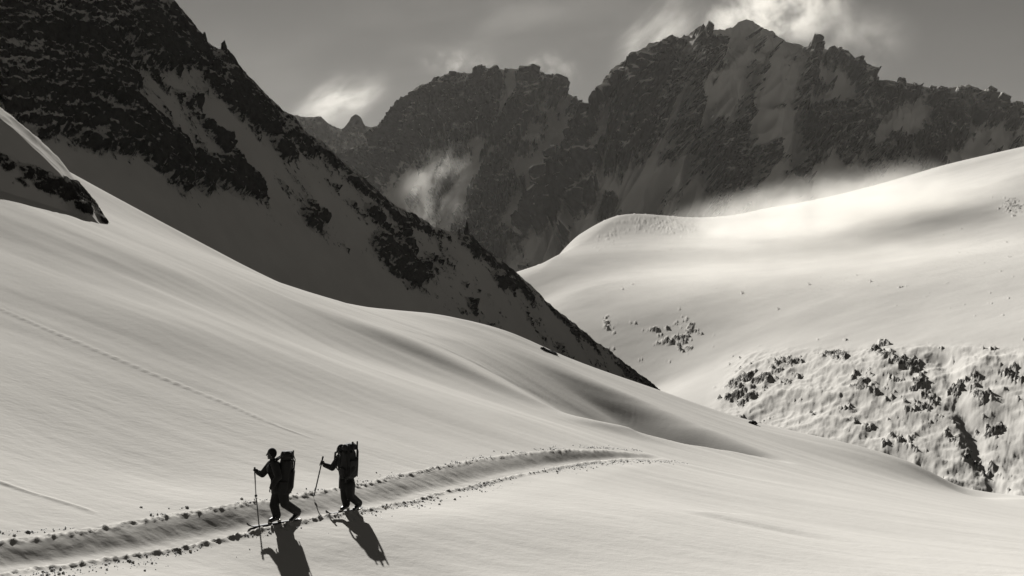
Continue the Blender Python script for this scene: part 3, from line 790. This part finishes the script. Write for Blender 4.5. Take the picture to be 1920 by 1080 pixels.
tourer(520,
       dict(pelvis=(526, 912, 0.05), waist=(522, 897, 0.02), chest=(515, 879, 0.0), shoulderR=(508, 870, 0.17), shoulderL=(515, 871, -0.17), neck=(511, 861, 0.0), head=(509.5, 851, 0.0),
            elbowR=(492, 889, 0.20), wristR=(484, 886, 0.22), elbowL=(522, 894, -0.27), wristL=(511, 910, -0.30),
            hipR=(522, 918, 0.11), hipL=(530, 917, -0.05), kneeR=(514, 947, 0.06), kneeL=(534, 944, 0.02)),
       dict(R=(0.10, 0.10, 0.0), L=(-0.36, -0.10, 0.07)), 0, (-1, -0.25, -0.06),
       (480, 931), (477.5, 882), 0.22,
       ((534.5, 887, 0.03), Vector((1, 0.12)), 0.10, 0.36, 0.34, 1.0, [(0.10, -0.2, 0.50, 0.02)]),
       dict(person='leading ski tourer in dark clothes and hood, head clear of the backpack', pole='short dark pole planted in the snow ahead of the leading tourer', bands=0,
            pack='tall dark backpack worn by the leading tourer', skiR='ski under the front foot of the leading tourer', skiL='ski under the trailing foot of the leading tourer'), 0)
tourer(652,
       dict(pelvis=(651, 905, 0.0), waist=(649, 893, 0.0), chest=(646, 869, 0.0), shoulderR=(637, 857, 0.14), shoulderL=(654, 859, -0.14), neck=(642, 852, 0.0), head=(639.5, 843, 0.02),
            elbowR=(623, 877, 0.18), wristR=(609, 872, 0.24), elbowL=(661, 879, -0.24), wristL=(652, 893, -0.30),
            hipR=(647, 909, 0.10), hipL=(656, 909, -0.08), kneeR=(647, 932, 0.06), kneeL=(657, 930, 0.02)),
       dict(R=(0.06, 0.10, 0.0), L=(-0.20, -0.10, 0.03)), 0, (-1, 0.35, -0.05),
       (588, 932), (603, 868), 0.24,
       ((654, 865, -0.13), Vector((0.75, -0.65)), 0.05, 0.40, 0.32, 0.88, [(0.14, -0.1, 0.56, 0.022), (-0.13, -0.1, 0.53, 0.02), (0.0, 0.3, 0.56, 0.03)]),
       dict(person='following ski tourer in dark clothes, head half hidden by the backpack', pole='light and dark banded pole planted ahead of the following tourer', bands=4,
            pack='bulky dark backpack with tools lashed on, worn by the following tourer', skiR='ski under the front foot of the following tourer', skiL='ski under the trailing foot of the following tourer'), 0)

# ------------------------------------------------------------------ air: haze, mist and blown snow
def haze_box():
    m = bpy.data.materials.new('haze_air'); m.use_nodes = True; n, l = m.node_tree.nodes, m.node_tree.links
    n.remove(n['Principled BSDF'])
    pv = n.new('ShaderNodeVolumePrincipled'); pv.inputs['Density'].default_value = 1.05e-5
    pv.inputs['Color'].default_value = (1.0, 0.965, 0.90, 1); pv.inputs['Anisotropy'].default_value = 0.2
    l.new(pv.outputs['Volume'], n['Material Output'].inputs['Volume'])
    bm = bmesh.new(); bmesh.ops.create_cube(bm, size=1.0)
    for v in bm.verts: v.co = (v.co.x * 15000, v.co.y * 12100 + 1150, (v.co.z + 0.5) * (1300 + 1601) - 1601)
    o = link('haze', mesh_of(bm, 'haze', False), m)
    o['kind'] = 'stuff'
haze_box()
def vapour(name, label, u, v, Y, ru, rv, depth, dens, scale, lo, hi, seed, roll=0.0, aniso=0.45, stretch=(1, 1, 1), edge=1.0, cat='cloud'):
    px = Y / F
    m = bpy.data.materials.new(name); m.use_nodes = True; n, l = m.node_tree.nodes, m.node_tree.links
    n.remove(n['Principled BSDF'])
    tcn = n.new('ShaderNodeTexCoord')
    mp = n.new('ShaderNodeMapping'); mp.inputs['Scale'].default_value = (ru / rv * stretch[0], depth / (rv * px) * stretch[1], stretch[2]); mp.inputs['Location'].default_value = (seed * 1.7, seed * -2.3, seed)
    l.new(tcn.outputs['Object'], mp.inputs['Vector'])
    nz = n.new('ShaderNodeTexNoise'); nz.inputs['Scale'].default_value = scale; nz.inputs['Detail'].default_value = 8; nz.inputs['Roughness'].default_value = 0.66; nz.inputs['Distortion'].default_value = 0.3
    l.new(mp.outputs['Vector'], nz.inputs['Vector'])
    ln = n.new('ShaderNodeVectorMath'); ln.operation = 'LENGTH'; l.new(tcn.outputs['Object'], ln.inputs[0])
    fo = n.new('ShaderNodeMapRange'); fo.interpolation_type = 'SMOOTHSTEP'
    fo.inputs['From Min'].default_value = 1.0; fo.inputs['From Max'].default_value = 1.0 - edge; fo.inputs['To Min'].default_value = 0; fo.inputs['To Max'].default_value = 1
    l.new(ln.outputs['Value'], fo.inputs['Value'])
    nr = n.new('ShaderNodeMapRange'); nr.interpolation_type = 'SMOOTHSTEP'
    nr.inputs['From Min'].default_value = lo; nr.inputs['From Max'].default_value = hi
    l.new(nz.outputs['Fac'], nr.inputs['Value'])
    mu = n.new('ShaderNodeMath'); mu.operation = 'MULTIPLY'; l.new(fo.outputs['Result'], mu.inputs[0]); l.new(nr.outputs['Result'], mu.inputs[1])
    md = n.new('ShaderNodeMath'); md.operation = 'MULTIPLY'; l.new(mu.outputs[0], md.inputs[0]); md.inputs[1].default_value = dens
    pv = n.new('ShaderNodeVolumePrincipled'); pv.inputs['Color'].default_value = (1.0, 0.97, 0.91, 1); pv.inputs['Anisotropy'].default_value = aniso
    l.new(md.outputs[0], pv.inputs['Density']); l.new(pv.outputs['Volume'], n['Material Output'].inputs['Volume'])
    bm = bmesh.new(); bmesh.ops.create_icosphere(bm, subdivisions=3, radius=1.02)
    o = link(name, mesh_of(bm, name), m)
    o.location = P(u, v, Y); o.scale = (ru * px, depth, rv * px); o.rotation_euler = (0, roll, 0)
    tag(o, label, cat)
    return o
vapour('spindrift', 'bright torn plume of blown snow above the highest summit', 1450, 22, 5250, 175, 85, 240, 0.011, 1.5, 0.44, 0.66, 1.3, cat='blown snow', roll=-0.2)
vapour('spindrift', 'thin slanting streamers of blown snow left of the highest summit', 1230, 70, 4500, 130, 75, 180, 0.0045, 1.5, 0.42, 0.70, 4.1, cat='blown snow', roll=-0.75, stretch=(0.45, 1, 1.3))
vapour('spindrift', 'faint veil of blown snow drifting right of the highest summit', 1590, 75, 5400, 150, 95, 220, 0.0022, 1.3, 0.40, 0.72, 7.7, cat='blown snow')
vapour('cloud', 'soft pale cloud glowing behind the distant ridge with the rock tower', 635, 195, 7700, 125, 66, 330, 0.0032, 1.3, 0.42, 0.70, 12.6, roll=-0.45, stretch=(0.55, 1, 1.2))
vapour('mist', 'wisp of mist hanging against the foot of the broad peak', 825, 355, 3300, 85, 105, 90, 0.011, 1.7, 0.44, 0.70, 23.7, cat='mist', roll=0.5, stretch=(1.2, 1, 0.7))
vapour('spindrift', 'small tuft of blown snow above the broad peak top', 860, 118, 5000, 90, 34, 120, 0.003, 1.4, 0.44, 0.70, 8.8, cat='blown snow')
vapour('spindrift', 'small bright puff of blown snow right of the broad peak top', 1030, 135, 5000, 80, 50, 120, 0.004, 1.6, 0.46, 0.70, 3.6, cat='blown snow')
vapour('mist', 'wide bank of bright mist lying on the sunlit slope above its rocks', 1580, 520, 1150, 540, 130, 380, 0.0024, 0.9, 0.25, 0.66, 6.3, cat='mist', stretch=(0.6, 0.6, 1), edge=0.8)
vapour('mist', 'low bright mist spilling over the upper edge of the sunlit slope', 1560, 400, 1620, 410, 90, 240, 0.014, 1.0, 0.34, 0.68, 9.1, cat='mist', roll=-0.16, stretch=(0.6, 0.6, 1))
vapour('cloud', 'thin streaky veil of high cloud across the upper sky', 860, 70, 9500, 720, 150, 600, 0.00030, 1.1, 0.40, 0.74, 31.4, roll=-0.12, stretch=(0.35, 1, 1.2))
